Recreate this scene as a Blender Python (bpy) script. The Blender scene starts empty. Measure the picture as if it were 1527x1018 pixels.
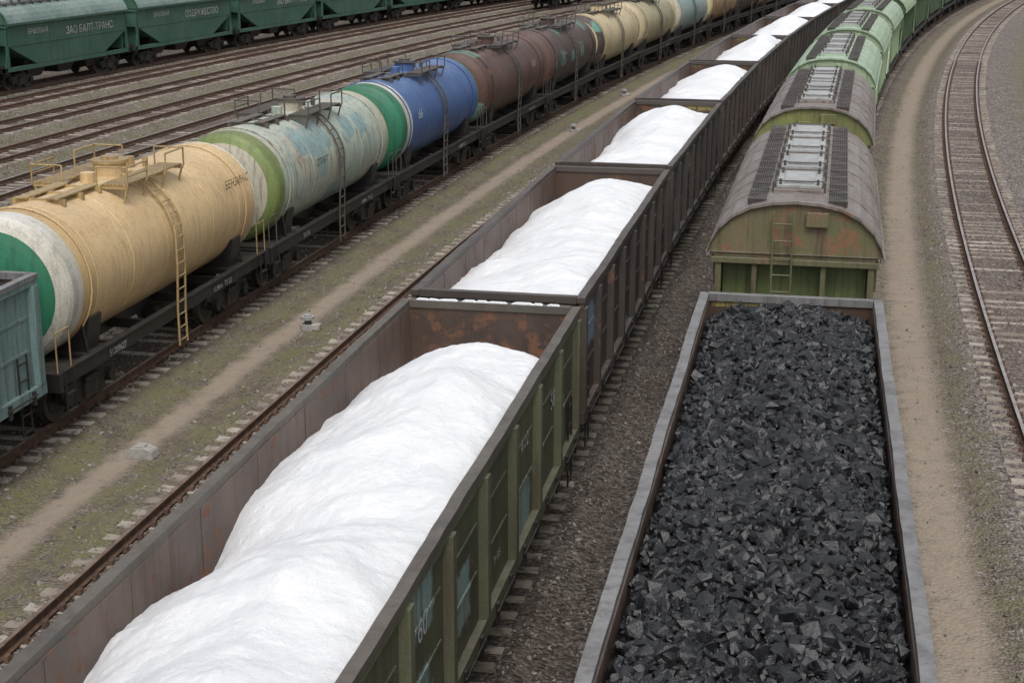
import bpy, bmesh, math, random
import numpy as np
from mathutils import Vector, noise as mnoise
random.seed(7); rng=np.random.default_rng(7)
S=bpy.context.scene
R0=770.0; D0=24.0; RZ=0.35
def tp(u,s):
    if s<=D0: return (u,s)
    R=R0-u; p=(s-D0)/R
    return (R0-R*math.cos(p), D0+R*math.sin(p))

# ---------------------------------------------------------------- materials
def newmat(name):
    m=bpy.data.materials.new(name); m.use_nodes=True
    nt=m.node_tree; b=nt.nodes['Principled BSDF']
    return m,nt,b
class G:
    def __init__(s,nt): s.nt=nt
    def n(s,t,**k):
        x=s.nt.nodes.new(t)
        for a,v in k.items(): setattr(x,a,v)
        return x
    def l(s,a,b): s.nt.links.new(a,b)
    def put(s,sock,v):
        if hasattr(v,'is_linked') or hasattr(v,'links'): s.l(v,sock)
        elif isinstance(v,(tuple,list)) and len(v)==3 and sock.type=='RGBA': sock.default_value=(*v,1)
        else: sock.default_value=v
    def math(s,op,a,b=0.0,c=0.0,clamp=False):
        x=s.n('ShaderNodeMath',operation=op,use_clamp=clamp)
        s.put(x.inputs[0],a); s.put(x.inputs[1],b); s.put(x.inputs[2],c); return x.outputs[0]
    def mix(s,f,a,b,mode='MIX'):
        x=s.n('ShaderNodeMix',data_type='RGBA',blend_type=mode)
        s.put(x.inputs[0],f); s.put(x.inputs[6],a); s.put(x.inputs[7],b); return x.outputs[2]
    def ramp(s,v,a,b,lo=0.0,hi=1.0,smooth=True):
        x=s.n('ShaderNodeMapRange',interpolation_type='SMOOTHSTEP' if smooth else 'LINEAR')
        s.put(x.inputs[0],v); x.inputs[1].default_value=a; x.inputs[2].default_value=b
        x.inputs[3].default_value=lo; x.inputs[4].default_value=hi; return x.outputs[0]
    def noise(s,vec,scale,detail=6,rough=.55,dist=0.0):
        x=s.n('ShaderNodeTexNoise'); s.l(vec,x.inputs['Vector'])
        x.inputs['Scale'].default_value=scale; x.inputs['Detail'].default_value=min(detail,4)
        x.inputs['Roughness'].default_value=rough; x.inputs['Distortion'].default_value=dist
        return x.outputs['Fac']
    def vor(s,vec,scale,feature='F1',metric='EUCLIDEAN',rand=1.0):
        x=s.n('ShaderNodeTexVoronoi',feature=feature,distance=metric); s.l(vec,x.inputs['Vector'])
        x.inputs['Scale'].default_value=scale; x.inputs['Randomness'].default_value=rand
        return x
    def mapping(s,vec,scale=(1,1,1),loc=(0,0,0)):
        x=s.n('ShaderNodeMapping'); s.l(vec,x.inputs[0]); x.inputs['Scale'].default_value=scale
        x.inputs['Location'].default_value=loc; return x.outputs[0]
    def sepc(s,c):
        x=s.n('ShaderNodeSeparateColor'); s.l(c,x.inputs[0]); return x.outputs
    def sepv(s,c):
        x=s.n('ShaderNodeSeparateXYZ'); s.l(c,x.inputs[0]); return x.outputs
    def bump(s,h,strength,dist,bsdf):
        x=s.n('ShaderNodeBump'); s.l(h,x.inputs['Height']); s.put(x.inputs['Strength'],strength)
        x.inputs['Distance'].default_value=dist; s.l(x.outputs[0],bsdf.inputs['Normal'])

def objvec(g):
    tc=g.n('ShaderNodeTexCoord'); oi=g.n('ShaderNodeObjectInfo')
    r=g.math('MULTIPLY',oi.outputs['Random'],40.0)
    cb=g.n('ShaderNodeCombineXYZ'); g.l(r,cb.inputs[0]); g.l(r,cb.inputs[1])
    va=g.n('ShaderNodeVectorMath',operation='ADD'); g.l(tc.outputs['Object'],va.inputs[0]); g.l(cb.outputs[0],va.inputs[1])
    return va.outputs[0], tc.outputs['Object']

def paint(name,base,rust=.3,rustcol=(.11,.05,.025),alt=None,patch=None,patch_amt=.0,rough=.55,dust=.35,dustcol=(.22,.2,.18),streak=.5,metal=0.0):
    m,nt,b=newmat(name); g=G(nt); v,ov=objvec(g)
    alt=alt or tuple(c*.6 for c in base)
    big=g.noise(v,.55,5,.6)
    c=g.mix(g.ramp(big,.38,.66),base,alt)
    if patch:
        pv=g.mapping(v,(.35,.75,.9)); vo=g.vor(pv,1.3,metric='CHEBYCHEV',rand=.55)
        pr=g.sepc(vo.outputs['Color'])[0]
        pm=g.ramp(pr,1-patch_amt,1-patch_amt+.02)
        edge=g.ramp(g.math('ADD',vo.outputs['Distance'],g.math('MULTIPLY',g.noise(v,7,6,.7),.4)),.68,.6)
        pm=g.math('MULTIPLY',g.math('MULTIPLY',pm,edge),.85)
        c=g.mix(pm,c,patch)
    sv=g.mapping(v,(6,6,.35)); st=g.noise(sv,1.3,5,.65)
    c=g.mix(g.math('MULTIPLY',g.ramp(st,.45,.7),streak),c,tuple(x*.6+.01 for x in rustcol) if rust>.3 else tuple(x*.5 for x in alt))
    fine=g.noise(v,3.2,9,.68,.3)
    lo=.72-.34*rust
    rm=g.ramp(g.math('ADD',g.math('MULTIPLY',fine,.6),g.math('MULTIPLY',big,.4)),lo,lo+.09)
    rn=g.noise(v,14,5,.7)
    rc=g.mix(rn,rustcol,tuple(min(1,x*2.2) for x in rustcol))
    c=g.mix(g.math('MULTIPLY',rm,.92),c,rc)
    sp=g.noise(v,30,4,.75)
    c=g.mix(g.math('MULTIPLY',g.ramp(sp,.35,.75),.4),c,(.035,.03,.026))
    ge=g.n('ShaderNodeNewGeometry'); nz=g.sepv(ge.outputs['Normal'])[2]
    dm=g.math('MULTIPLY',g.ramp(nz,.55,.98),g.ramp(fine,.35,.65,.2,1))
    c=g.mix(g.math('MULTIPLY',dm,dust),c,dustcol)
    g.l(c,b.inputs['Base Color'])
    g.put(b.inputs['Roughness'],g.ramp(rm,0,1,rough,.9)); b.inputs['Metallic'].default_value=metal
    g.bump(g.noise(v,6,4,.7),.3,.02,b)
    return m

M={}
M['under']=paint('underframe_dirty_black',(.02,.018,.018),.35,(.045,.028,.02),dust=.5,dustcol=(.09,.077,.066))
M['wheel']=paint('wheel_steel',(.055,.044,.038),.5,(.08,.045,.03),rough=.5)
M['inner']=paint('rusty_inner_wall',(.145,.10,.078),.54,(.12,.055,.03),alt=(.08,.058,.048),streak=.8,dust=.2)
M['inner_end']=paint('rusty_end_wall',(.085,.052,.036),.6,(.11,.05,.025),alt=(.04,.026,.02),streak=.9,patch=(.32,.26,.08),patch_amt=.3)
M['g_olive']=paint('gondola_olive',(.10,.108,.058),.42,(.12,.068,.04),alt=(.062,.068,.04),patch=(.24,.34,.32),patch_amt=.45,streak=.7)
M['g_olive_rib']=paint('gondola_olive_rib',(.135,.14,.082),.42,(.13,.078,.045),alt=(.095,.10,.06),streak=.7)  # lighter copy of the panel olive; rib relief shading put into the colour
M['g_brown']=paint('gondola_brown',(.06,.047,.043),.45,(.14,.07,.04),alt=(.038,.033,.032),patch=(.16,.25,.31),patch_amt=.34,streak=.5)
M['g_brown_rib']=paint('gondola_brown_rib',(.085,.066,.058),.45,(.14,.075,.045),alt=(.06,.05,.046),streak=.5)  # brown lightened on the ribs, so their relief is painted in
M['g_black']=paint('gondola_dark',(.04,.036,.037),.42,(.10,.055,.038),alt=(.056,.05,.048),patch=(.26,.2,.10),patch_amt=.24)
M['g_black_rib']=paint('gondola_dark_rib',(.068,.058,.055),.42,(.12,.065,.04),alt=(.05,.044,.043))  # ribs coloured lighter than the dark panels to carry their relief
M['g_teal']=paint('gondola_teal',(.18,.28,.27),.32,(.12,.07,.045),alt=(.12,.21,.2),streak=.65)
M['g_teal_rib']=M['g_teal']
M['rim_grey']=paint('worn_grey_rim',(.20,.197,.197),.4,(.11,.075,.055),alt=(.13,.13,.13),dust=.5,dustcol=(.27,.267,.27),streak=.7)
M['rim_green']=paint('worn_olive_rim',(.11,.098,.076),.4,(.11,.065,.04),alt=(.075,.066,.056),dust=.5,dustcol=(.155,.138,.127),streak=.7)
M['rim_brown']=paint('worn_brown_rim',(.085,.07,.062),.35,(.11,.06,.042),dust=.5,dustcol=(.14,.122,.112))
M['white']=paint('white_marking',(.62,.62,.6),.1,streak=.2,dust=0)
M['walk']=paint('roof_walkway',(.11,.098,.09),.35,(.10,.06,.045),dust=.3,dustcol=(.2,.18,.17))
M['hatch']=paint('roof_hatch',(.44,.45,.44),.3,(.15,.09,.06),alt=(.31,.32,.31),dust=.3,dustcol=(.52,.53,.53))

def snowmat():
    m,nt,b=newmat('white_snow_load'); g=G(nt); v,ov=objvec(g)
    n=g.noise(v,1.2,6,.6); f=g.noise(v,9,8,.75); ff=g.noise(v,42,4,.8)
    c=g.mix(g.ramp(n,.3,.7),(.81,.815,.83),(.75,.757,.78))
    c=g.mix(g.math('MULTIPLY',g.ramp(ff,.5,.72),.22),c,(.56,.56,.575))
    g.l(c,b.inputs['Base Color']); b.inputs['Roughness'].default_value=.95
    b.inputs['Specular IOR Level'].default_value=.1
    h=g.math('ADD',f,g.math('MULTIPLY',ff,.6))
    g.bump(h,.7,.035,b); return m
M['snow']=snowmat()
def coalmat():
    m,nt,b=newmat('coal_lumps'); g=G(nt)
    tc=g.n('ShaderNodeTexCoord'); v=tc.outputs['Object']
    ge=g.n('ShaderNodeNewGeometry'); r=ge.outputs['Random Per Island']
    n=g.noise(v,14,6,.65); f=g.noise(v,60,4,.7)
    c=g.mix(r,(.004,.0042,.005),(.014,.0145,.017))
    c=g.mix(g.math('MULTIPLY',g.ramp(n,.52,.72),.35),c,(.032,.033,.037))
    g.l(c,b.inputs['Base Color']); g.put(b.inputs['Roughness'],g.ramp(n,.3,.7,.24,.5))
    b.inputs['Specular IOR Level'].default_value=.62
    g.bump(g.math('ADD',n,g.math('MULTIPLY',f,.5)),.6,.02,b); return m
M['coal']=coalmat()
def coalfar():
    m,nt,b=newmat('coal_bed'); g=G(nt); v,ov=objvec(g)
    vo=g.vor(v,9); c=g.mix(g.sepc(vo.outputs['Color'])[0],(.006,.006,.007),(.025,.025,.028))
    g.l(c,b.inputs['Base Color']); b.inputs['Roughness'].default_value=.6
    g.bump(vo.outputs['Distance'],1,.06,b); return m
M['coalbed']=coalfar()

TR=[-44,-39.3,-34.5,-30,-25.2,-20.4,-15.6,-10.1,-5.3,-.24,5.2]
def groundmat():
    m,nt,b=newmat('yard_ground'); g=G(nt)
    ge=g.n('ShaderNodeNewGeometry'); P=ge.outputs['Position']; x,y,z=g.sepv(P)
    yy=g.math('MAXIMUM',g.math('SUBTRACT',y,D0),0.0)
    dx=g.math('SUBTRACT',R0,x)
    u=g.math('SUBTRACT',R0,g.math('SQRT',g.math('ADD',g.math('MULTIPLY',dx,dx),g.math('MULTIPLY',yy,yy))))
    n_lo=g.noise(P,.35,4); n_2=g.noise(P,2.2,6,.65); n_m=g.noise(P,.9,7,.65); n_6=g.noise(P,6,6,.75)
    wob=g.math('MULTIPLY',g.math('SUBTRACT',n_lo,.5),1.4)
    wob2=g.math('MULTIPLY',g.math('SUBTRACT',n_2,.5),.9)
    uw=g.math('ADD',u,g.math('ADD',wob,wob2))
    us=g.math('ADD',u,g.math('ADD',g.math('MULTIPLY',wob2,.65),g.math('MULTIPLY',wob,.2)))
    def band(uu,c,h,soft):
        d=g.math('ABSOLUTE',g.math('SUBTRACT',uu,c)); return g.ramp(d,h+soft,h-soft)
    def union(a,bb): return g.math('MAXIMUM',a,bb)
    vo=g.vor(P,16); cr=g.sepc(vo.outputs['Color'])
    grav=g.mix(g.ramp(n_lo,.35,.65),(.155,.125,.104),(.195,.168,.147))
    grav=g.mix(g.ramp(u,1.5,4.0),grav,(.205,.178,.162))
    stone=g.mix(cr[0],(.25,.24,.24),(1.78,1.76,1.75))
    grav=g.mix(1.0,grav,stone,'MULTIPLY')
    grav=g.mix(g.math('MULTIPLY',g.ramp(cr[1],.9,.94),.55),grav,(.44,.41,.385))
    grav=g.mix(g.math('MULTIPLY',g.ramp(n_m,.45,.7),.45),grav,(.10,.078,.064))
    soil=g.mix(g.ramp(n_m,.35,.65),(.135,.108,.083),(.205,.168,.132))
    soil=g.mix(g.math('MULTIPLY',g.ramp(cr[2],.55,.95),.5),soil,(.31,.278,.243))
    sm=union(band(uw,-12.9,1.75,.5),band(uw,2.6,.95,.35))
    sm=union(sm,g.math('MULTIPLY',g.ramp(g.math('ABSOLUTE',g.math('SUBTRACT',u,13)),5,4.4),g.ramp(n_m,.35,.6)))
    c=g.mix(g.math('MULTIPLY',sm,g.ramp(n_2,.3,.52)),grav,soil)
    gm=union(band(uw,-11.85,.6,.5),band(uw,-13.8,.55,.5))
    gm=union(gm,g.math('MULTIPLY',band(uw,1.75,.3,.25),.6))
    gm=union(gm,g.math('MULTIPLY',band(uw,3.35,.3,.25),.6))
    gm=union(gm,g.math('MULTIPLY',band(uw,10.2,2.2,.8),.8))
    for t in (-41.7,-36.9,-32.3,-27.6,-22.8,-18.0,-47.0): gm=union(gm,g.math('MULTIPLY',band(uw,t,.9,.6),.7))
    gm=g.math('MULTIPLY',gm,g.ramp(g.math('ADD',g.math('MULTIPLY',n_m,.5),g.math('MULTIPLY',n_6,.5)),.43,.56))
    gc=g.mix(n_6,(.088,.094,.034),(.21,.205,.085))
    c=g.mix(g.math('MULTIPLY',gm,.75),c,gc)
    pm=union(band(us,-12.9,.32,.2),band(us,2.5,.45,.28)); pm=union(pm,g.math('MULTIPLY',band(us,13.0,.9,.4),.9))
    pm=g.math('MULTIPLY',pm,g.ramp(n_2,.25,.55,.5,1))
    pc=g.mix(n_6,(.25,.198,.15),(.38,.318,.255))
    c=g.mix(g.math('MULTIPLY',pm,.85),c,pc)
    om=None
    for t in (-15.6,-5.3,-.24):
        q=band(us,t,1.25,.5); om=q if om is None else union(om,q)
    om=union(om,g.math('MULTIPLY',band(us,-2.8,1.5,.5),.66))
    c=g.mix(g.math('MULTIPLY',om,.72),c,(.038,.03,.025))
    om2=None
    for t in TR:
        q=band(us,t,.9,.45); om2=q if om2 is None else union(om2,q)
    c=g.mix(g.math('MULTIPLY',om2,.4),c,(.115,.078,.054))
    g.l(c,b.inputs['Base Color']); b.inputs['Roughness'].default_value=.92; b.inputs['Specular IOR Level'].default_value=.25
    h=g.math('ADD',g.math('SUBTRACT',1.0,vo.outputs['Distance']),g.math('MULTIPLY',cr[2],.5))
    st=g.math('SUBTRACT',1.0,g.math('MULTIPLY',g.math('MAXIMUM',pm,g.math('MULTIPLY',gm,.4)),.65))
    g.bump(h,st,.055,b); return m
M['ground']=groundmat()
def simple(name,c1,c2,scale,rough=.8,bs=.3,bd=.01,island=False,metal=0):
    m,nt,b=newmat(name); g=G(nt); ge=g.n('ShaderNodeNewGeometry'); P=ge.outputs['Position']
    n=g.noise(P,scale,7,.68)
    f=ge.outputs['Random Per Island'] if island else g.ramp(n,.35,.65)
    c=g.mix(f,c1,c2)
    if island: c=g.mix(g.math('MULTIPLY',n,.5),c,c1)
    g.l(c,b.inputs['Base Color']); b.inputs['Roughness'].default_value=rough; b.inputs['Metallic'].default_value=metal
    if bs: g.bump(n,bs,bd,b)
    return m
M['rail']=simple('rail_rust',(.07,.04,.028),(.14,.08,.05),6,.8)
M['railtop']=simple('rail_top_steel',(.48,.455,.44),(.33,.28,.25),4,.35,metal=.5)
M['railtop2']=simple('rail_top_dull',(.16,.11,.084),(.26,.19,.15),4,.5,metal=.2)
M['stone']=simple('ballast_stone',(.11,.092,.08),(.37,.335,.305),20,.9,0,island=True)
M['grass']=simple('short_grass',(.11,.118,.042),(.23,.23,.10),9,.9,0,island=True)
M['concrete']=simple('pale_concrete',(.28,.265,.24),(.39,.375,.345),8,.9)
def sleepermat():
    m,nt,b=newmat('sleeper_concrete'); g=G(nt); ge=g.n('ShaderNodeNewGeometry'); P=ge.outputs['Position']
    r=ge.outputs['Random Per Island']; n=g.noise(P,5,7,.7); n2=g.noise(P,1.3,5,.6)
    c=g.mix(r,(.24,.2,.162),(.40,.355,.30))
    c=g.mix(g.ramp(n,.48,.66),c,(.13,.102,.082)); c=g.mix(g.math('MULTIPLY',g.ramp(n2,.5,.68),.6),c,(.125,.098,.078))
    g.l(c,b.inputs['Base Color']); b.inputs['Roughness'].default_value=.9; g.bump(n,.5,.015,b); return m
M['sleeper']=sleepermat()

# ---------------------------------------------------------------- mesh builder
class MB:
    def __init__(s): s.v=[];s.f=[];s.m=[];s.sm=[];s.mats=[]
    def mi(s,k):
        if k not in s.mats: s.mats.append(k)
        return s.mats.index(k)
    def add(s,vs,fs,k,smooth=False):
        o=len(s.v); s.v+=vs; i=s.mi(k)
        for f in fs: s.f.append([o+q for q in f]); s.m.append(i); s.sm.append(smooth)
    def box(s,c,d,k):
        x,y,z=c; a,b,e=d[0]/2,d[1]/2,d[2]/2
        s.add([(x-a,y-b,z-e),(x+a,y-b,z-e),(x+a,y+b,z-e),(x-a,y+b,z-e),(x-a,y-b,z+e),(x+a,y-b,z+e),(x+a,y+b,z+e),(x-a,y+b,z+e)],
          [(0,3,2,1),(4,5,6,7),(0,1,5,4),(1,2,6,5),(2,3,7,6),(3,0,4,7)],k)
    def b6(s,x0,x1,y0,y1,z0,z1,k): s.box(((x0+x1)/2,(y0+y1)/2,(z0+z1)/2),(abs(x1-x0),abs(y1-y0),abs(z1-z0)),k)
    def beam(s,x0,x1,y0,y1,z0,z1,k,n,jx,jz,seed):
        r=random.Random(seed); V=[];F=[]
        for i in range(n+1):
            y=y0+(y1-y0)*i/n; e=0 if i in(0,n) else 1
            a=e*(jx*.8*math.sin(i*.37+seed)+r.gauss(0,jx*.4)); b=e*(jz*.8*math.sin(i*.29+seed*2)+r.gauss(0,jz*.3))
            V+=[(x0+a,y,z0),(x1+a,y,z0),(x1+a,y,z1+b),(x0+a,y,z1+b)]
        for i in range(n):
            for q in range(4): F.append((i*4+q,i*4+(q+1)%4,i*4+4+(q+1)%4,i*4+4+q))
        F+=[(0,1,2,3),(n*4+3,n*4+2,n*4+1,n*4)]
        s.add(V,F,k)
    def prismx(s,pts,x0,x1,k):
        n=len(pts); vs=[(x0,a,b) for a,b in pts]+[(x1,a,b) for a,b in pts]
        s.add(vs,[tuple(range(n))[::-1],tuple(range(n,2*n))]+[(i,(i+1)%n,n+(i+1)%n,n+i) for i in range(n)],k)
    def prismy(s,pts,y0,y1,k,caps=True,smooth=False):
        n=len(pts); vs=[(a,y0,b) for a,b in pts]+[(a,y1,b) for a,b in pts]
        s.add(vs,[(i,(i+1)%n,n+(i+1)%n,n+i)[::-1] for i in range(n)],k,smooth)
        if caps: s.add(vs,[tuple(range(n)),tuple(range(n,2*n))[::-1]],k)
    def cyl(s,p,q,r,k,n=10,smooth=True):
        p=Vector(p);q=Vector(q);d=(q-p).normalized(); a=d.orthogonal().normalized(); b=d.cross(a)
        vs=[]
        for c in (p,q):
            for i in range(n):
                t=2*math.pi*i/n; vs.append(tuple(c+a*math.cos(t)*r+b*math.sin(t)*r))
        s.add(vs,[(i,(i+1)%n,n+(i+1)%n,n+i) for i in range(n)],k,smooth)
        s.add(vs,[tuple(range(n))[::-1],tuple(range(n,2*n))],k)
    def path(s,pts,r,k,n=5):
        for a,b in zip(pts[:-1],pts[1:]): s.cyl(a,b,r,k,n)
    def mesh(s,name):
        me=bpy.data.meshes.new(name); me.from_pydata(s.v,[],s.f)
        for k in s.mats: me.materials.append(M[k])
        me.polygons.foreach_set('material_index',s.m); me.polygons.foreach_set('use_smooth',s.sm)
        bm=bmesh.new(); bm.from_mesh(me); bmesh.ops.recalc_face_normals(bm,faces=bm.faces); bm.to_mesh(me); bm.free()
        me.update(); return me
def obj(name,me,parent=None):
    o=bpy.data.objects.new(name,me); S.collection.objects.link(o)
    if parent: o.parent=parent
    return o
def place(o,u,s,half=4.5,z=RZ):
    a=tp(u,s-half); b=tp(u,s+half); o.location=((a[0]+b[0])/2,(a[1]+b[1])/2,z)
    o.rotation_euler=(0,0,-math.atan2(b[0]-a[0],b[1]-a[1]))
def bevel(o,w=.012):
    m=o.modifiers.new('bevel','BEVEL'); m.width=w; m.segments=1; m.limit_method='ANGLE'; m.angle_limit=math.radians(50)
def text(parent,t,loc,size,mat='white'):
    c=bpy.data.curves.new('marking','FONT'); c.body=t; c.size=size; c.extrude=.0; c.align_x='CENTER'
    c.materials.append(M[mat]); o=bpy.data.objects.new('marking',c); S.collection.objects.link(o)
    o.parent=parent; o.location=loc; o.rotation_euler=(math.pi/2,0,math.pi/2)

def bogie(mb,yc):
    for dy in (-.925,.925):
        mb.cyl((-.92,yc+dy,.475),(.92,yc+dy,.475),.085,'wheel',8)
        for sx in (-1,1):
            mb.cyl((sx*.70,yc+dy,.475),(sx*.735,yc+dy,.475),.505,'wheel',22,False)
            mb.cyl((sx*.735,yc+dy,.475),(sx*.84,yc+dy,.475),.475,'wheel',22,False)
            mb.cyl((sx*.84,yc+dy,.475),(sx*.852,yc+dy,.475),.33,'under',18,False)
            mb.cyl((sx*.95,yc+dy,.475),(sx*1.2,yc+dy,.475),.15,'under',12,False)
    for sx in (-1,1):
        pts=[(-1.2,.62),(-1.1,.72),(-.55,.78),(-.4,.86),(.4,.86),(.55,.78),(1.1,.72),(1.2,.62),(1.12,.5),(.72,.46),(.42,.22),(-.42,.22),(-.72,.46),(-1.12,.5)]
        mb.prismx([(yc+a,b) for a,b in pts],sx*.98,sx*1.12,'under')
        for k in (-.18,0,.18): mb.cyl((sx*1.14,yc+k,.3),(sx*1.14,yc+k,.62),.075,'wheel',8)
        mb.b6(sx*.97,sx*1.22,yc-.3,yc+.3,.63,.74,'under')
    mb.b6(-1.15,1.15,yc-.22,yc+.22,.56,.8,'under')
def coupler(mb,y,sg):
    mb.b6(-.14,.14,y,y+sg*.5,.93,1.17,'under'); mb.b6(-.2,.22,y+sg*.5,y+sg*.72,.88,1.22,'under')
    mb.path([(.35,y,1.0),(.42,y+sg*.35,.6),(.3,y+sg*.5,.75)],.025,'under')

def gondola(L,paintk,rimk,ribs=7,inner='inner',inner_end='inner_end'):
    mb=MB(); h=L/2; ZT=3.485; ZB=1.38; rk=paintk+'_rib'
    for sx in (-1,1):
        mb.b6(sx*1.445,sx*1.475,-h+.04,h-.04,ZB,ZT-.1,paintk)
        mb.b6(sx*1.41,sx*1.443,-h+.1,h-.1,ZB,ZT-.1,inner)
        mb.beam(sx*1.42,sx*1.573,-h,h,ZT-.1,ZT,rimk,48,.008,.006,3+sx)
        mb.b6(sx*1.476,sx*1.555,-h+.02,h-.02,ZT-.2,ZT-.102,rk)
        mb.b6(sx*1.40,sx*1.58,-h+.02,h-.02,ZB-.22,ZB-.002,rk)
        n=ribs+1
        for i in range(n+1):
            y=-h+.16+(L-.32)*i/n
            w=.13 if 0<i<n else .15
            pts=[(y-w,0),(y+w,0),(y+w*.62,.12),(y-w*.62,.12)]
            vs=[]
            for z in (ZB,ZT-.202):
                for a,b in pts: vs.append((sx*(1.476+b),a,z))
            mb.add(vs,[(0,1,2,3),(7,6,5,4),(0,4,5,1),(1,5,6,2),(2,6,7,3),(3,7,4,0)],rk)
            if 0<i<n:
                mb.b6(sx*1.18,sx*1.55,y-.09,y+.09,ZB-.42,ZB-.222,'under')
        for i in range(n):
            y=-h+.16+(L-.32)*(i+.5)/n; w=(L-.32)/n
            vs=[(sx*.35,y-w*.42,ZB-.3),(sx*1.38,y-w*.42,ZB-.12),(sx*1.38,y+w*.42,ZB-.12),(sx*.35,y+w*.42,ZB-.3)]
            vs+=[(a,b,c+.05) for a,b,c in vs]
            mb.add(vs,[(0,1,2,3),(4,5,6,7),(0,1,5,4),(1,2,6,5),(2,3,7,6),(3,0,4,7)],'under')
            for dd in (-.45,.45): mb.b6(sx*1.581,sx*1.62,y+dd-.05,y+dd+.05,ZB-.3,ZB-.03,'under')
            mb.cyl((sx*1.62,y-.55,ZB-.12),(sx*1.62,y+.55,ZB-.12),.018,'under',5)
            for zz in (.68,1.32):
                mb.b6(sx*1.476,sx*1.494,y-w*.36,y+w*.36,ZB+zz,ZB+zz+.06,paintk)
            mb.b6(sx*1.404,sx*1.409,y-w*.5-.03,y-w*.5+.03,ZB+.1,ZT-.12,inner)
        for sy in (-1,1):
            y0=sy*(h-.75)
            for dd in (-.17,.17): mb.b6(sx*1.5,sx*1.53,y0+dd-.012,y0+dd+.012,.55,ZB+.7,'under')
            for k in range(5): mb.b6(sx*1.5,sx*1.53,y0-.17,y0+.17,.6+k*.33,.63+k*.33,'under')
    for sy in (-1,1):
        mb.b6(-1.408,1.408,sy*(h-.05),sy*(h-.08),ZB,ZT-.12,paintk)
        mb.b6(-1.408,1.408,sy*(h-.082),sy*(h-.11),ZB,ZT-.12,inner_end)
        mb.b6(-1.412,1.412,sy*(h-.01),sy*(h-.15),ZT-.118,ZT+.012,rimk)
        for z in (1.75,2.3,2.85): mb.b6(-1.39,1.39,sy*(h+.03),sy*(h-.048),z-.08,z+.08,rk)
        mb.b6(-1.5,1.5,sy*(h+.06),sy*(h-.3),ZB-.3,ZB-.001,'under')
        coupler(mb,sy*(h+.02),sy)
        bogie(mb,sy*(h-2.7))
    mb.b6(-1.405,1.405,-h+.12,h-.12,ZB,ZB+.06,inner)
    mb.b6(-.3,.3,-h+.1,h-.1,.95,ZB-.31,'under')
    mb.cyl((.6,-.8,.85),(.6,.3,.85),.2,'under',12)
    return mb.mesh('gondola')

def heap(L,fn,mat,zr=3.485,nx=44,ny=150,W=1.408):
    vs=[];fs=[]
    for j in range(ny+1):
        t=j/ny; y=-L/2+.11+(L-.22)*t
        for i in range(nx+1):
            xx=i/nx; x=-W+2*W*xx
            vs.append((x,y,zr+fn(xx,t,x,y)))
    for j in range(ny):
        for i in range(nx):
            a=j*(nx+1)+i; fs.append((a,a+1,a+nx+2,a+nx+1))
    me=bpy.data.meshes.new('heap'); me.from_pydata(vs,[],fs); me.materials.append(M[mat])
    me.polygons.foreach_set('use_smooth',[True]*len(fs)); return me
def smoothi(t,xs,ys):
    for k in range(len(xs)-1):
        if t<=xs[k+1]:
            w=max(0,(t-xs[k])/(xs[k+1]-xs[k])); return ys[k]+(ys[k+1]-ys[k])*(w*.4+.6*w*w*(3-2*w))
    return ys[-1]
def lump(x,y,sd):
    p=Vector((x+sd*7.3,y,sd*3.1))
    return .12*mnoise.noise(p*.8)+.05*mnoise.noise(p*2.1)+.02*mnoise.noise(p*4.7)+.010*mnoise.noise(p*11)+.005*mnoise.noise(p*23)
def cross(xx,Lf,C,Rt,pk=.6):
    if xx<pk:
        w=xx/pk; return Lf+(C-Lf)*(.45*w+.55*math.sin(w*math.pi/2))
    w=(xx-pk)/(1-pk); return C+(Rt-C)*(.1*w+.9*w*w)
GC={}
def add_gondola(u,far,L,pk,rk,load,name='gondola_wagon',loadname='snow_load',**k):
    key=(L,pk,rk)
    if key not in GC: GC[key]=gondola(L,pk,rk,**k)
    o=obj(name,GC[key]); place(o,u,far-L/2)
    if load: obj(loadname,load,o)
    return o
# ---------------------------------------------------------------- white-load train
WL=13.9; far0=25.2; WL1=15.4
def f_first(xx,t,x,y):
    D=far0-WL1/2+y
    Lf=smoothi(D,[9,12.4,13.3,14.4,15.6,17.3,19.5,22.6,24.4,26],[-.85,-.78,-.6,-.7,-1.12,-.56,-.6,-.82,-1.15,-1.6])
    C=smoothi(D,[9,12,13.6,15.0,15.9,18,20,22.6,23.8,25.2],[-.1,.0,.12,.0,-.2,.12,.18,.05,-.5,-1.3])
    Rt=smoothi(D,[9,16,20,22.0,23.4,25.2],[-.12,-.14,-.1,-.06,-.6,-1.35])
    return cross(xx,Lf,C,Rt,.62)+lump(x,y,1)
w1=add_gondola(-5.3,far0,WL1,'g_olive','rim_green',heap(WL1,f_first,'snow',nx=100,ny=480))
bevel(w1)
def mk(seed):
    r=random.Random(seed); a=[r.uniform(-.1,.1) for _ in range(8)]
    pkx=.62+r.uniform(-.05,.08); tp_=.76+r.uniform(-.06,.04)
    def fn(xx,t,x,y):
        C=smoothi(t,[0,.12,.4,tp_,tp_+.12,1],[-.24+a[0],-.16+a[1],.04+a[2],.34+a[3]*.6,-.05,-1.1+a[4]])
        Lf=smoothi(t,[0,.15,.45,tp_,.9,1],[-.4,-.5+a[5],-.72+a[6],-.6+a[7],-1.05,-1.4])
        Rt=min(-.06,C-.12)
        return cross(xx,min(Lf,C),C,Rt,pkx)+lump(x,y,seed)
    return fn
CB=heap(WL,lambda xx,t,x,y:-.35+.25*math.sin(math.pi*xx)+lump(x,y,5),'coalbed',nx=16,ny=50)
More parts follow.
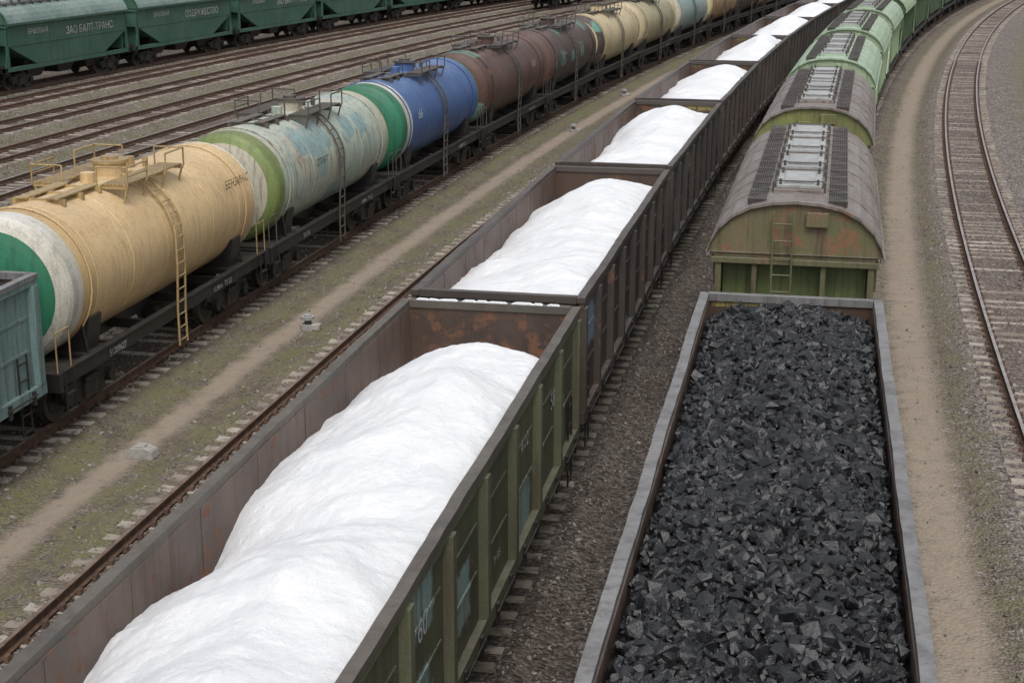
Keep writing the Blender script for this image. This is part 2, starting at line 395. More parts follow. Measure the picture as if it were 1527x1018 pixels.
for i in range(1,17):
    pk,rk=[('g_brown','rim_brown'),('g_black','rim_brown')][(0 if i in (1,3,4,7,10,12) else 1)]
    ld=heap(WL,mk(i+1),'snow',nx=60 if i<3 else 40,ny=240 if i<3 else 90) if i<8 else CB
    o=add_gondola(-5.3,far0+14.5*i,WL,pk,rk,ld,loadname='snow_load' if i<8 else 'coal_load')
    if i<4: bevel(o)
for t,y,z,sz in (('60',-3.0,2.55,.42),('60487211',-2.9,1.75,.17),('A-12',2.9,2.6,.3),('ТУ 0.5',.9,1.75,.16),('58',5.3,2.45,.4)):
    text(w1,t,(1.498,y,z),sz)
mb=MB(); rr=random.Random(4)
x=-1.3
while x<1.15:
    w=rr.uniform(.15,.4)
    mb.prismy([(x,0),(x+w,0),(x+w*.85,rr.uniform(.012,.025)),(x+w*.2,rr.uniform(.012,.025))],-.05,.05,'snow'); x+=w+rr.choice([0,.0,.08])
so=obj('snow_residue',mb.mesh('snow_residue'),w1); so.location=(0,WL1/2-.08,3.498)

# ---------------------------------------------------------------- coal wagon
CL=15.7; cfar=26.65
def f_coal(xx,t,x,y):
    e=math.sin(math.pi*xx)**.5; D=y+CL/2
    return -.32+.38*e-.26*math.exp(-((CL-D)/.5)**2)+.2*math.exp(-((D-4.5)/2.6)**2-((xx-.5)/.3)**2)+.10*mnoise.noise(Vector((x*.8,y*.5,3)))
cw=add_gondola(-.24,cfar,CL,'g_olive','rim_grey',None); bevel(cw)
ch=obj('coal_bed',heap(CL,lambda a,b,x,y:f_coal(a,b,x,y)-.11,'coalbed'),cw)
variants=[]
for k in range(22):
    bm=bmesh.new(); n=rng.integers(12,20)
    for _ in range(n):
        p=rng.normal(size=3); p/=np.linalg.norm(p)
        p=np.sign(p)*np.abs(p)**.8; p*=rng.uniform(.87,1.0); p[2]*=.74; p[0]*=rng.uniform(1,1.25)
        bm.verts.new(p)
    bmesh.ops.convex_hull(bm,input=bm.verts)
    bmesh.ops.delete(bm,geom=[v for v in bm.verts if not v.link_faces],context='VERTS')
    bmesh.ops.dissolve_limit(bm,angle_limit=math.radians(18),verts=bm.verts,edges=bm.edges)
    bm.verts.index_update()
    variants.append((np.array([v.co[:] for v in bm.verts]),[tuple(v.index for v in f.verts) for f in bm.faces])); bm.free()
NV=len(variants)
def rotm(r,flat=False):
    q=r.normal(size=4)
    if flat: q[1]*=.45; q[2]*=.45
    q/=np.linalg.norm(q); w,x,y,z=q
    return np.array([[1-2*(y*y+z*z),2*(x*y-z*w),2*(x*z+y*w)],[2*(x*y+z*w),1-2*(x*x+z*z),2*(y*z-x*w)],[2*(x*z-y*w),2*(y*z+x*w),1-2*(x*x+y*y)]])
def scatter(name,items,mat,parent=None,flat=False):
    V=[];F=[];o=0
    for (vi,pos,sc) in items:
        v,f=variants[vi]; vv=(v*sc)@rotm(rng,flat).T+pos; V.append(vv)
        F+= [tuple(o+q for q in ff) for ff in f]; o+=len(v)
    me=bpy.data.meshes.new(name); me.from_pydata(np.concatenate(V).tolist(),[],F); me.materials.append(M[mat])
    return obj(name,me,parent)
items=[]
for i in range(12500):
    xx=rng.uniform(0,1); t=rng.uniform(0,1); x=-1.36+2.72*xx; y=-CL/2+.18+(CL-.36)*t
    r=min(.145,max(.028,rng.lognormal(math.log(.067),.38)))
    z=3.485+f_coal(xx,t,x,y)-.04+rng.uniform(-.05,.03)+r*.1
    x=max(-1.37+r*.7,min(1.37-r*.7,x))
    items.append((int(rng.integers(NV)),np.array([x,y,z]),r*np.array([1,rng.uniform(.75,1),rng.uniform(.7,1)])))
scatter('coal_pile',items,'coal',cw,flat=True)

# ---------------------------------------------------------------- hopper wagons
ARCH=[(-1.66,0),(-1.6,.2),(-1.45,.46),(-1.2,.7),(-.85,.88),(-.45,.97),(0,1.0),(.45,.97),(.85,.88),(1.2,.7),(1.45,.46),(1.6,.2),(1.66,0)]
def hopper(L,full,bodyk,roofk,endk,ze=3.69,hatchk='hatch',sloped=False,trimk=None,chutek='under',lowk=None):
    mb=MB(); h=L/2; trimk=trimk or bodyk; lowk=lowk or endk
    mb.prismy([(a,ze+b) for a,b in ARCH]+[(1.58,ze-.03),(-1.58,ze-.03)],-h,h,roofk,caps=False)
    for sy in (-1,1):
        pts=[(a*.985,ze+b*.985) for a,b in ARCH]
        y0=sy*(h-.05)
        mb.prismy(pts+[(1.5,ze-.12),(-1.5,ze-.12)],min(y0,y0-sy*.04),max(y0,y0-sy*.04),endk)
        for (a,b),(c,d) in zip(ARCH[:-1],ARCH[1:]):
            vs=[(a,sy*(h+.03),ze+b+.015),(c,sy*(h+.03),ze+d+.015),(c,sy*(h+.03),ze+d-.06),(a,sy*(h+.03),ze+b-.06)]
            vs+=[(p,sy*(h-.06),r) for p,q,r in vs]
            mb.add(vs,[(0,1,2,3),(7,6,5,4),(0,4,5,1),(1,5,6,2),(2,6,7,3),(3,7,4,0)],roofk if L<12 else trimk)
    nr=max(4,int(L/1.5))
    for i in range(1,nr):
        y=-h+L*i/nr
        mb.prismy([(a*1.004,ze+b*1.006+.012) for a,b in ARCH],y-.03,y+.03,roofk)
    for sx in (-1,1): mb.b6(sx*1.6,sx*1.69,-h,h,ze-.12,ze-.031,roofk if L<12 else trimk)
    nh=4 if L<12 else 6; sp=(L-1.6)/nh
    for i in range(nh):
        y=-h+.8+sp*(i+.5)
        mb.b6(-.48,.48,y-sp*.42,y+sp*.42,ze+.96,ze+1.05,roofk)
        mb.b6(-.43,.43,y-sp*.37,y+sp*.37,ze+1.052,ze+1.12,hatchk)
        mb.b6(-.30,.30,y-sp*.25,y+sp*.25,ze+1.122,ze+1.16,hatchk)
        for k in (-.3,.3):
            mb.b6(-.5,.5,y+k*sp-.018,y+k*sp+.018,ze+1.162,ze+1.185,'walk')
            for q in (-1,1):
                mb.b6(q*.45,q*.52,y+k*sp-.06,y+k*sp+.06,ze+.93,ze+1.161,'walk')
                mb.cyl((q*.36,y+k*sp-.12,ze+1.12),(q*.36,y+k*sp-.12,ze+1.23),.03,'walk',6)
    for sx in (-1,1):
        for q in range(8):
            mb.b6(sx*(.60+q*.045),sx*(.618+q*.045),-h+.1,h-.1,ze+.985,ze+1.01,'walk')
        for i in range(int(L/.3)-1):
            y=-h+.3+.3*i; mb.b6(sx*.58,sx*.94,y-.012,y+.012,ze+.86 if i%3==0 else ze+.96,ze+.984,'walk')
    if sloped: prof=[(-h+.05,ze-.1),(h-.05,ze-.1),(h-.05,2.55),(h-2.9,1.35),(-h+2.9,1.35),(-h+.05,2.55)]
    else: prof=[(-h+.45,ze-.1),(h-.45,ze-.1),(h-.45,2.85),(h-1.5,1.6),(-h+1.5,1.6),(-h+.45,2.85)]
    mb.prismx(prof,-1.5,1.5,bodyk)
    n=10 if sloped else 7
    for sx in (-1,1):
        if not sloped:
          for i in range(n+1):
            y=-h+.5+(L-1.0)*i/n; zb=1.7 if abs(y)<h-1.6 else 2.9
            mb.b6(sx*1.501,sx*1.56,y-.05,y+.05,zb,ze-.121,bodyk)
          for sy in (-1,1): mb.b6(sx*1.44,sx*1.5,sy*(h-.141),sy*(h-.449),1.6,ze-.13,bodyk)
        else:
          for y in (-h/3,h/3): mb.b6(sx*1.501,sx*1.515,y-.04,y+.04,1.4,ze-.121,bodyk)
          mb.b6(sx*1.501,sx*1.53,-h+.1,h-.1,2.5,2.56,bodyk)
        mb.b6(sx*1.3,sx*1.5,-full/2,full/2,1.1,1.33,'under' if not sloped else bodyk)
        for sy in (-1,1):
            mb.b6(sx*1.38,sx*1.5,sy*(h-.02),sy*(h-.14),1.33,ze-.241,trimk)
            mb.add([(sx*1.42,sy*(full/2-.1),1.34),(sx*1.48,sy*(full/2-.1),1.34),(sx*1.48,sy*(h-.16),2.6),(sx*1.42,sy*(h-.16),2.6),
                    (sx*1.42,sy*(full/2-.25),1.34),(sx*1.48,sy*(full/2-.25),1.34),(sx*1.48,sy*(h-.3),2.6),(sx*1.42,sy*(h-.3),2.6)],
                   [(0,1,2,3),(7,6,5,4),(0,4,5,1),(1,5,6,2),(2,6,7,3),(3,7,4,0)],trimk)
    nc=3
    for i in range(nc):
        y=(i-(nc-1)/2)*(L/4.2); w=L/9
        vs=[(-1.2,y-w,1.6),(1.2,y-w,1.6),(1.2,y+w,1.6),(-1.2,y+w,1.6),(-.9,y-w*.4,.55),(.9,y-w*.4,.55),(.9,y+w*.4,.55),(-.9,y+w*.4,.55)]
        mb.add(vs,[(0,3,2,1),(4,5,6,7),(0,1,5,4),(1,2,6,5),(2,3,7,6),(3,0,4,7)],chutek)
    for sy in (-1,1):
        mb.b6(-1.58,1.58,sy*(h+.02),sy*(h-.2),ze-.24,ze-.125,trimk)
        mb.b6(-1.37,1.37,sy*(h-.38),sy*(h-.43),1.4,ze-.26,lowk)
        for xx in (-.75,.55): mb.b6(xx-.05,xx+.05,sy*(h-.05),sy*(h-.379),1.5,ze-.25,trimk)
        for dd in (-.42,-.05): mb.b6(dd-.02,dd+.02,sy*(h+.05),sy*(h+.08),1.4,ze+.8,trimk)
        for k in range(9): mb.b6(-.42,-.05,sy*(h+.055),sy*(h+.075),1.6+k*.33,1.63+k*.33,trimk)
        mb.b6(.18,.6,sy*(h-.008),sy*(h+.05),ze+.52,ze+.8,endk)
        mb.b6(-1.5,1.5,sy*(full/2),sy*(full/2-.25),1.05,1.35,'under')
        mb.b6(-1.45,1.45,sy*(full/2-.26),sy*(h-.5),1.335,1.38,'under')
        coupler(mb,sy*(full/2),sy); bogie(mb,sy*(full/2-2.1))
    mb.b6(-.25,.25,-full/2+.1,full/2-.1,.95,1.3,'under')
    return mb.mesh('hopper')
M['h_low']=paint('hopper_end_lower_olive',(.15,.19,.065),.3,(.13,.07,.03),alt=(.10,.13,.05),streak=.75)
M['h_rust']=paint('hopper_rust_olive',(.13,.12,.062),.52,(.14,.08,.048),alt=(.12,.13,.058),streak=.75)
M['h_end1']=paint('hopper_end_rusty',(.19,.145,.085),.56,(.15,.072,.04),alt=(.13,.135,.06),streak=.85)
M['h_green1']=paint('hopper_end_olive',(.25,.27,.085),.36,(.17,.10,.045),alt=(.17,.19,.07),streak=.65)
M['h_roof1']=paint('hopper_roof_grey_brown',(.27,.238,.222),.5,(.115,.072,.052),alt=(.19,.158,.14),streak=.8,dust=.25,dustcol=(.34,.32,.31))
M['h_pale']=paint('hopper_pale_green',(.38,.48,.31),.28,(.16,.11,.06),alt=(.29,.39,.24),streak=.55,dust=.3,dustcol=(.50,.55,.48))
M['h_palerf']=paint('hopper_pale_roof',(.40,.51,.37),.26,(.16,.1,.06),alt=(.32,.44,.30),streak=.6,dust=.4,dustcol=(.51,.58,.50))
M['h_dgreen']=paint('hopper_dark_green',(.075,.13,.06),.3,(.12,.07,.035),alt=(.055,.10,.05))
M['h_left']=paint('hopper_sea_green',(.04,.12,.082),.2,(.09,.07,.05),alt=(.065,.15,.105),streak=.65,dust=.5,dustcol=(.18,.25,.22))
M['h_leftroof']=paint('hopper_sea_roof',(.24,.31,.285),.3,(.14,.11,.085),alt=(.16,.24,.21),dust=.4,dustcol=(.38,.42,.41))
H1=hopper(10.9,13.3,'h_rust','h_roof1','h_end1',lowk='h_low'); H2=hopper(10.9,13.3,'h_rust','h_roof1','h_green1',trimk='h_green1')
H3=hopper(10.9,13.3,'h_pale','h_palerf','h_pale'); H4=hopper(10.9,13.3,'h_dgreen','h_pale','h_dgreen')
H5=hopper(12.6,13.6,'h_dgreen','h_dgreen','h_dgreen',hatchk='h_dgreen',ze=3.9)
for i in range(14):
    me=H1 if i==0 else H2 if i==1 else H3 if i<5 else H4 if i in(5,) else H5
    o=obj('hopper_wagon',me); place(o,-.24,29.2+5.45+14.6*i)
    if i<3: bevel(o)
HL=hopper(13.4,14.0,'h_left','h_leftroof','h_left',sloped=True,ze=3.75)
for i in range(-2,13):
    o=obj('hopper_wagon',HL); place(o,-47.6,86.7+14.7*i)
    if i<6:
        text(o,'ЗАО БАЛТ-ТРАНС' if i%2==0 else 'СОДРУЖЕСТВО',(1.54,2.2,2.75),.62); text(o,'ЕРШОВЫЙ',(1.54,-3.5,3.05),.4)
for i in range(9):
    pk=('g_black','g_brown')[i%2]; add_gondola(-39.3,172+14.5*i,WL,'g_olive' if i%3==0 else pk,'rim_brown',CB,loadname='coal_load')
HG=hopper(13.4,14.0,'h_dgreen','rim_grey','h_dgreen',sloped=True,ze=3.75)
M['g_greyw']=paint('hopper_grey',(.3,.31,.3),.25,(.12,.08,.05))
HG2=hopper(13.4,14.0,'g_greyw','hatch','g_greyw',sloped=True,ze=3.75)
for i in range(12):
    o=obj('hopper_wagon',(HG2,HL,HG)[i%3]); place(o,-53.6,96+14.7*i)

# ---------------------------------------------------------------- tank wagons
def tank(bodyk,endk,ringk,railk,band=None):
    mb=MB(); r=1.5; h=5.0; zc=2.72; N=56
    prof=[]
    for k in range(9):
        a=math.pi/2*k/8; prof.append((-h-.42*math.cos(a),r*math.sin(a)))
    ys=[-h+.45,-h+1.1,-h+2.2,-2.2,0,2.2,h-2.2,h-1.1,h-.45,h]
    prof+=[(y,r) for y in ys]
    for k in range(1,9):
        a=math.pi/2*k/8; prof.append((h+.42*math.sin(a),r*math.cos(a)))
    rings=[]
    for y,rr in prof:
        rings.append([(rr*math.cos(2*math.pi*i/N),y,zc+rr*math.sin(2*math.pi*i/N)) for i in range(N)])
    for k in range(len(prof)-1):
        (ya,ra),(yb,rb)=prof[k],prof[k+1]
        rm=(ra+rb)/2; ym=(ya+yb)/2
        mt=bodyk
        if abs(ym)>h: mt=endk if rm<1.3 else ringk
        elif ym<-h+.45 : mt=ringk
        elif ym<-h+1.1 and band: mt=band
        vs=rings[k]+rings[k+1]
        mb.add(vs,[(i,(i+1)%N,N+(i+1)%N,N+i) for i in range(N)],mt,True)
    for y in (-h+.02,-h+1.1,-2.2,2.2,h-1.1,h-.02):
        vs=[]
        for yy,rr in ((y-.03,r),(y-.02,r+.010),(y+.02,r+.010),(y+.03,r)):
            vs+=[(rr*math.cos(2*math.pi*i/N),yy,zc+rr*math.sin(2*math.pi*i/N)) for i in range(N)]
        fs=[]
        for q in range(3): fs+=[(q*N+i,q*N+(i+1)%N,(q+1)*N+(i+1)%N,(q+1)*N+i) for i in range(N)]
        mb.add(vs,fs,bodyk if abs(y)<h-.5 else ringk,True)
    for y in (-h+.75,h-.75):
        pts=[((r+.03)*math.cos(t),y,zc+(r+.03)*math.sin(t)) for t in [math.radians(q) for q in range(-35,216,10)]]
        mb.path(pts,.022,bodyk,5)
        for sx in (-1,1): mb.cyl((sx*1.25,y,zc-.85),(sx*1.35,y,1.25),.03,'under',6)
    for y in (-h+1.1,h-1.1):
        pts=[(-1.25,1.28),(1.25,1.28),(1.38,zc-.72)]+[((r+.004)*math.sin(a),zc-(r+.004)*math.cos(a)) for a in [math.radians(q) for q in range(62,-63,-8)]]+[(-1.38,zc-.72)]
        mb.prismy(pts,y-.28,y+.28,'under')
        mb.b6(-1.3,1.3,y-.45,y+.45,1.16,1.29,'under')
    f=5.65
    for sx in (-1,1):
        mb.b6(sx*1.33,sx*1.44,-f,f,.98,1.26,'under'); mb.b6(sx*1.30,sx*1.47,-f,f,1.262,1.29,'under')
        for y in (-4.4,-3,-1.2,1.2,3,4.4): mb.b6(sx*.3,sx*1.32,y-.06,y+.06,1.0,1.2,'under')
    mb.b6(-.28,.28,-f,f,.9,1.25,'under')
    for sy in (-1,1):
        mb.b6(-1.5,1.5,sy*f,sy*(f+.14),.92,1.3,'under'); mb.b6(-1.28,1.28,sy*(f-.01),sy*(f-1.0),1.2,1.258,'under')
        coupler(mb,sy*(f+.14),sy); bogie(mb,sy*3.9)
        for sx in (-1,1):
            for dd in (0,.35): mb.b6(sx*1.48,sx*1.51,sy*(f-.1-dd)-.015,sy*(f-.1-dd)+.015,.4,1.25,'under')
            for z in (.45,.8): mb.b6(sx*1.45,sx*1.53,sy*(f-.1),sy*(f-.45),z,z+.03,'under')
            mb.path([(sx*1.42,sy*(f+.05),1.3),(sx*1.42,sy*(f+.05),2.1),(sx*1.42,sy*(f-.5),2.1),(sx*1.42,sy*(f-.5),1.3)],.018,railk)
    mb.cyl((-.7,-1.2,.85),(-.7,.1,.85),.2,'under',12); mb.cyl((.5,.6,.8),(.5,1.2,.8),.17,'under',12)
    mb.cyl((0,0,.7),(0,0,1.4),.13,'under',10)
    for sx in (-1,1):
        for dy in (-.21,.21):
            pts=[(sx*1.53,dy,.35),(sx*1.53,dy,1.2),(sx*1.58,dy,2.2),(sx*1.58,dy,zc+.25)]
            for q in (18,30,42,54,66,76):
                a=math.radians(q); pts.append((sx*(r+.1)*math.cos(a),dy,zc+(r+.1)*math.sin(a)))
            mb.path(pts,.03,railk,6)
        for z in [.45,.75,1.05,1.35,1.65,1.95,2.25,2.55,2.85]:
            xx=1.53 if z<1.3 else 1.53+.05*min(1,(z-1.2)); mb.cyl((sx*xx,-.21,z),(sx*xx,.21,z),.02,railk,5)
        for q in range(14,78,11):
            a=math.radians(q); mb.cyl((sx*(r+.1)*math.cos(a),-.21,zc+(r+.1)*math.sin(a)),(sx*(r+.1)*math.cos(a),.21,zc+(r+.1)*math.sin(a)),.02,railk,5)
    zt=zc+r
    mb.cyl((0,0,zt-.1),(0,0,zt+.28),.36,bodyk,24); mb.cyl((0,0,zt+.28),(0,0,zt+.35),.42,railk,24); mb.cyl((0,0,zt+.35),(0,0,zt+.42),.2,railk,12)
    mb.cyl((0,-1.1,zt-.1),(0,-1.1,zt+.22),.16,bodyk,14); mb.cyl((0,1.0,zt-.1),(0,1.0,zt+.25),.12,railk,12); mb.cyl((.25,1.3,zt-.1),(.25,1.3,zt+.2),.07,railk,10)
    for sx in (-1,1):
        for i in range(7): mb.b6(sx*(.5+.085*i),sx*(.56+.085*i),-1.5,1.5,zt+.02,zt+.05,railk)
        for y in (-1.45,-.5,.5,1.45): mb.b6(sx*.45,sx*1.12,y-.03,y+.03,zt-.06,zt+.018,railk); mb.path([(sx*1.1,y,zt),(sx*1.0,y,zc+1.16)],.025,railk)
        for dd in (-1.5,-.5,.5,1.5):
            mb.path([(sx*1.12,dd,zt+.0),(sx*1.12,dd,zt+.42)],.022,railk)
        mb.path([(sx*1.12,-1.5,zt+.42),(sx*1.12,-.5,zt+.42)],.022,railk); mb.path([(sx*1.12,.5,zt+.42),(sx*1.12,1.5,zt+.42)],.022,railk)
        mb.path([(sx*1.12,-1.5,zt+.22),(sx*1.12,-.5,zt+.22)],.018,railk)
    for y in (-1.5,1.5):
        mb.path([(-1.12,y,zt+.42),(-.4,y,zt+.42)],.022,railk); mb.path([(1.12,y,zt+.42),(.4,y,zt+.42)],.022,railk)
        for x in (-.4,.4): mb.path([(x,y,zt),(x,y,zt+.42)],.022,railk)
    for x in (-.35,.35): mb.b6(x-.14,x+.14,-3.4,-1.6,zt+.04,zt+.07,railk)
    for y in (-3.3,-2.5,-1.7): mb.b6(-.6,.6,y-.03,y+.03,zt-.1,zt+.038,railk)
    return mb.mesh('tank')
def tp_(n,base,rust,alt=None,patch=None,pa=0,**k): M[n]=paint(n,base,rust,alt=alt,patch=patch,patch_amt=pa,**k)
tp_('t_cream',(.70,.50,.26),.17,(.60,.42,.22),streak=.4,dust=.3,dustcol=(.72,.60,.43))
tp_('t_creamdk',(.56,.39,.18),.14,(.62,.44,.22),streak=.35,dust=.2)
tp_('t_creamrail',(.5,.36,.16),.38,(.4,.28,.13))
tp_('t_green',(.02,.20,.105),.16,(.03,.165,.09),streak=.5,dust=.3)
tp_('t_white',(.66,.63,.55),.24,(.53,.50,.41),streak=.55,dust=.6,dustcol=(.75,.75,.73))
tp_('t_pastel',(.39,.48,.41),.38,(.47,.46,.36),(.22,.36,.37),.3,rustcol=(.20,.095,.06),streak=.65,dust=.5,dustcol=(.58,.56,.51))
tp_('t_olive',(.21,.27,.08),.28,(.17,.22,.07)); tp_('t_offw',(.56,.52,.41),.32,(.46,.41,.31),streak=.6,dust=.6,dustcol=(.73,.73,.70))
tp_('t_blue',(.05,.11,.28),.24,(.07,.145,.33),streak=.6,dust=.5,dustcol=(.22,.29,.43))
tp_('t_rust',(.12,.058,.045),.42,(.065,.037,.032),(.15,.32,.26),.14,rustcol=(.17,.075,.045),streak=.65,dust=.4,dustcol=(.24,.19,.17))
tp_('t_dark',(.08,.05,.042),.44,(.05,.038,.034),(.14,.34,.27),.18,rustcol=(.15,.068,.04),dust=.5,dustcol=(.21,.17,.155))
tp_('t_pale',(.60,.50,.31),.3,(.50,.40,.24),dust=.3,dustcol=(.63,.56,.44),streak=.6)
tp_('t_beige',(.45,.39,.23),.38,(.32,.30,.19),dust=.3,dustcol=(.5,.46,.37))
tp_('t_teal',(.25,.35,.34),.36,(.31,.36,.33),dust=.4,dustcol=(.4,.43,.42))
tp_('t_orange',(.32,.19,.10),.42,(.42,.31,.17),dust=.3)
specs=[('t_cream','t_green','t_white','t_creamrail','t_creamdk'),('t_pastel','t_offw','t_olive','rim_green',None),('t_blue','t_green','t_green','walk','t_white'),
 ('t_rust','t_rust','t_rust','walk',None),('t_dark','t_dark','t_rust','walk',None),('t_pale','t_pale','t_dark','rim_green',None),('t_beige','t_beige','t_pale','rim_brown',None),
 ('t_teal','t_beige','t_offw','rim_brown',None),('t_orange','t_pale','t_pale','walk',None),('t_dark','t_dark','t_dark','walk',None),('t_pale','t_orange','t_orange','walk',None),('t_rust','t_rust','t_rust','walk',None)]
tm=[tank(*s) for s in specs]
marks={0:[('БЕНЗИН-С',(1.46,3.9,3.35),.3),('51289627',(1.485,-3.2,1.05),.2)],1:[('СПИРТ',(1.58,-1.7,2.9),.3),('51174',(1.485,-3,1.05),.2)],2:[('66',(1.56,-3.2,2.9),.5),('7386',(1.485,2.5,1.05),.2)],
 3:[('ГАЗ',(1.55,2.6,3.0),.4)],7:[('593',(1.6,1.8,2.6),1.0)],6:[('НЕФТЬ',(1.56,2,2.9),.4)]}
for i in range(17):
    me=tm[i] if i<12 else tm[3+(i*5)%8]
    o=obj('tank_wagon',me); place(o,-15.6,32.2+11.78*i,3.9)
    if i in marks:
        for t,l,sz in marks[i]: text(o,t,l,sz,'under' if (i in(0,1) and l[2]>2) else 'white')
        text(o,'11,98 м   ТУ 2,2',(1.485,2.6,1.05),.17)
gt=add_gondola(-15.6,25.75,WL,'g_teal','rim_grey',CB,loadname='coal_load'); bevel(gt)

# ---------------------------------------------------------------- ground, tracks
prof=[(-900,-.1),(-70,0.0)]
for t in sorted(TR+[-47.6,-53.6]): prof+=[(t-2.05,0.0),(t-1.55,.13),(t+1.55,.13),(t+2.05,0.0)]
for k in range(len(prof)-1):
    if prof[k+1][0]<=prof[k][0]:
        mid=(prof[k+1][0]+prof[k][0])/2; prof[k]=(mid-.02,.03); prof[k+1]=(mid+.02,.03)
prof+=[(20,0),(60,0),(420,0)]
ss=[-300,-100,-30]+list(np.arange(-20,D0,4))+list(np.arange(D0,400,5))+list(np.arange(410,1150,20))
vs=[];fs=[]; n=len(prof)
for s in ss:
    for u,z in prof: x,y=tp(u,s); vs.append((x,y,z))
for j in range(len(ss)-1):
    for i in range(n-1): a=j*n+i; fs.append((a,a+1,a+n+1,a+n))
o=len(vs); vs+=[(-4000,-3000,-.3),(4000,-3000,-.3),(4000,4500,-.3),(-4000,4500,-.3)]; fs.append((o,o+1,o+2,o+3))
me=bpy.data.meshes.new('ground'); me.from_pydata(vs,[],fs); me.materials.append(M['ground']); obj('ground',me)

def track(u,s0,s1,top,fast):
    mb=MB()
    st=list(np.arange(s0,s1,2.5))
    for g_ in (-.795,.795):
        pr=[(-.075,.17),(.075,.17),(.075,.185),(.015,.2),(.015,.305),(.036,.315),(.036,.35),(-.036,.35),(-.036,.315),(-.015,.305),(-.015,.2),(-.075,.185)]
        k=len(pr); V=[]
        for s in st:
            for a,z in pr: x,y=tp(u+g_+a,s); V.append((x,y,z))
        F=[];FT=[]
        for j in range(len(st)-1):
            for i in range(k):
                q=(j*k+i,j*k+(i+1)%k,(j+1)*k+(i+1)%k,(j+1)*k+i)
                (FT if i==6 else F).append(q)
        mb.add(V,F,'rail'); mb.add(V,FT,top)
    s=max(s0,4)
    rr=random.Random(int(u*10))
    while s<min(s1,240):
        x,y=tp(u,s); p=(s-D0)/(R0-u) if s>D0 else 0; ca,sa=math.cos(-p),math.sin(-p)
        ht=.168+rr.uniform(-.03,.012); L=1.35+rr.uniform(-.03,.03); a0=rr.uniform(-.015,.015)
        V=[]
        for (px,py,pz) in [(-L,-.14,.05),(L,-.14,.05),(L,.14,.05),(-L,.14,.05),(-L+.05,-.105,ht),(-.45,-.1,ht-.03),(.45,-.1,ht-.03),(L-.05,-.105,ht),(L-.05,.105,ht),(.45,.1,ht-.03),(-.45,.1,ht-.03),(-L+.05,.105,ht)]:
            py+=a0*px; V.append((x+px*ca-py*sa,y+px*sa+py*ca,pz))
        mb.add(V,[(0,1,7,6,5,4),(1,2,8,7),(2,3,11,10,9,8),(3,0,4,11),(4,5,10,11),(5,6,9,10),(6,7,8,9)],'sleeper')
        if fast and s<110:
            for g_ in (-.795,.795):
                for e in (-.12,.12):
                    px=g_+e; V=[]
                    for (ax,ay,az) in [(-.04,-.06,.15),(.04,-.06,.15),(.04,.06,.15),(-.04,.06,.15),(-.03,-.05,.235),(.03,-.05,.235),(.03,.05,.235),(-.03,.05,.235)]:
                        qx=px+ax; V.append((x+qx*ca-ay*sa,y+qx*sa+ay*ca,az))
                    mb.add(V,[(4,5,6,7),(0,1,5,4),(1,2,6,5),(2,3,7,6),(3,0,4,7)],'rail')
        s+=.56
    return obj('railway_track',mb.mesh('track'))
for t in TR:
    track(t,-10 if t>-12 else 10,430,'railtop' if t in (5.2,-39.3,-30) else 'railtop2',t>-16)
track(-47.6,40,430,'railtop2',False); track(-53.6,60,430,'railtop2',False)

items=[]
zones=[(-9.0,-6.9,6,70,.9),(-11.9,-9.0,6,75,1.5),(-14.6,-12.2,12,70,.5),(-17.5,-14.6,14,60,.8),(-4.0,-1.2,8,60,1.0),(1.6,7.5,14,95,2.8),(3.4,9,30,110,1.4)]
for (a,b,s0,s1,w) in zones:
    for i in range(int(6500*w)):
        u=rng.uniform(a,b); s=s0+(s1-s0)*rng.uniform(0,1)**1.3
        if abs(u-2.5)<.55 and rng.uniform()<.92: continue
        if abs(u+12.9)<.4 and rng.uniform()<.92: continue
        x,y=tp(u,s); z=.0
        for t in TR:
            d=abs(u-t)
            if d<1.55: z=.13
            elif d<2.05: z=max(z,.13*(2.05-d)/.5)
        r=min(.07,rng.lognormal(math.log(.026),.35))
        items.append((int(rng.integers(NV)),np.array([x,y,z+r*.2]),np.array([r,r*.8,r*.7])))
scatter('gravel',items,'stone')
V=[];F=[]
def tuft(x,y,z,hh):
    for k in range(4):
        a=random.uniform(0,6.28); l=random.uniform(.01,.04)
        o=len(V); dx,dy=math.cos(a),math.sin(a)
        V.extend([(x-dy*.007,y+dx*.007,z),(x+dy*.007,y-dx*.007,z),(x+dx*l,y+dy*l,z+hh*random.uniform(.6,1))]); F.append((o,o+1,o+2))
for (a,b,s0,s1,n_) in [(-14.5,-13.2,12,80,9000),(-12.6,-11.2,10,80,9000),(1.55,2.1,12,90,2500),(2.9,3.7,14,90,3500),(8,12,40,120,7000)]:
    for i in range(n_):
        u=random.uniform(a,b); s=s0+(s1-s0)*random.random()**1.3; x,y=tp(u,s)
        if mnoise.noise(Vector((x*.8,y*.8,0)))+.5*mnoise.noise(Vector((x*3,y*3,5)))<.0: continue
        tuft(x,y,0.0,random.uniform(.012,.035))
me=bpy.data.meshes.new('grass'); me.from_pydata(V,[],F); me.materials.append(M['grass']); obj('grass',me)

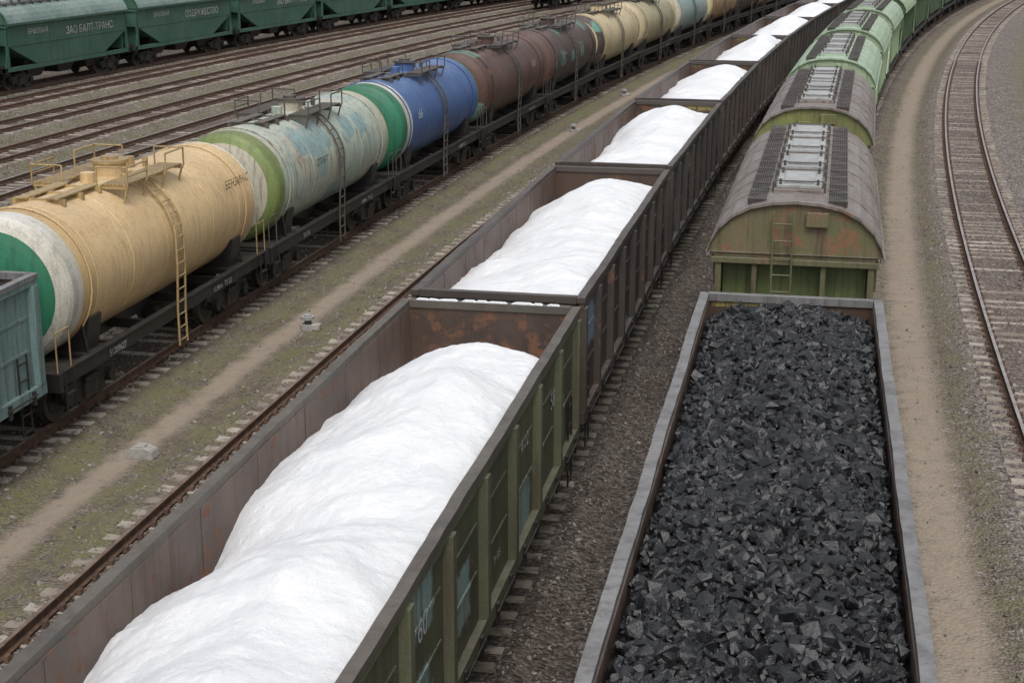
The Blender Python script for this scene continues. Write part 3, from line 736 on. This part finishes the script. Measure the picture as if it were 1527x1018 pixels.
def marker(u,s,big):
    mb=MB()
    if big:
        mb.prismy([(-.3,0),(.3,0),(.26,.16),(.1,.22),(-.18,.2),(-.28,.12)],-.16,.16,'concrete'); mb.b6(-.12,.1,-.1,.1,.2,.26,'concrete')  # big one: a low rock-like concrete box
    else:
        mb.cyl((0,0,0),(0,0,.13),.2,'concrete',14); mb.cyl((0,0,.13),(0,0,.26),.09,'walk',12); mb.cyl((0,0,.26),(0,0,.34),.17,'hatch',14); mb.cyl((0,0,.34),(0,0,.38),.1,'hatch',14)
        mb.b6(.12,.34,-.14,.1,0,.16,'concrete')
    o=obj('concrete_box' if big else 'ground_signal',mb.mesh('fixture')); x,y=tp(u,s); o.location=(x,y,0.005); bevel(o,.02)
marker(-12.5,36.3,False); marker(-12.6,26.6,True); marker(-12.8,73,False); marker(-13.3,88,False)

# ---------------------------------------------------------------- light, camera
AZ=165; EL=58
W=bpy.data.worlds.new('World'); S.world=W; W.use_nodes=True; nt=W.node_tree; g=G(nt)
sky=g.n('ShaderNodeTexSky',sky_type='NISHITA'); sky.sun_disc=False; sky.sun_elevation=math.radians(EL); sky.sun_rotation=math.radians(AZ)
sky.dust_density=4; sky.air_density=1.3
hs=g.n('ShaderNodeHueSaturation'); hs.inputs['Saturation'].default_value=.3; g.l(sky.outputs[0],hs.inputs['Color'])
bg=nt.nodes['Background']; g.l(hs.outputs[0],bg.inputs[0]); bg.inputs[1].default_value=.142
L=bpy.data.lights.new('sun','SUN'); L.energy=1.5; L.angle=math.radians(28); L.color=(1,.99,.975)
lo=bpy.data.objects.new('sun',L); S.collection.objects.link(lo)
az=math.radians(AZ); el=math.radians(EL)
d=Vector((math.sin(az)*math.cos(el),math.cos(az)*math.cos(el),math.sin(el)))
lo.rotation_euler=d.to_track_quat('Z','Y').to_euler()
cam=bpy.data.cameras.new('camera'); cam.lens=54.2; cam.sensor_width=36; cam.clip_end=6000
co=bpy.data.objects.new('camera',cam); S.collection.objects.link(co); co.location=(0,0,10.4)
co.rotation_euler=(math.radians(90-15.76),0,math.radians(11.06)); S.camera=co
S.view_settings.view_transform='Standard'; S.view_settings.look='None'; S.view_settings.exposure=0
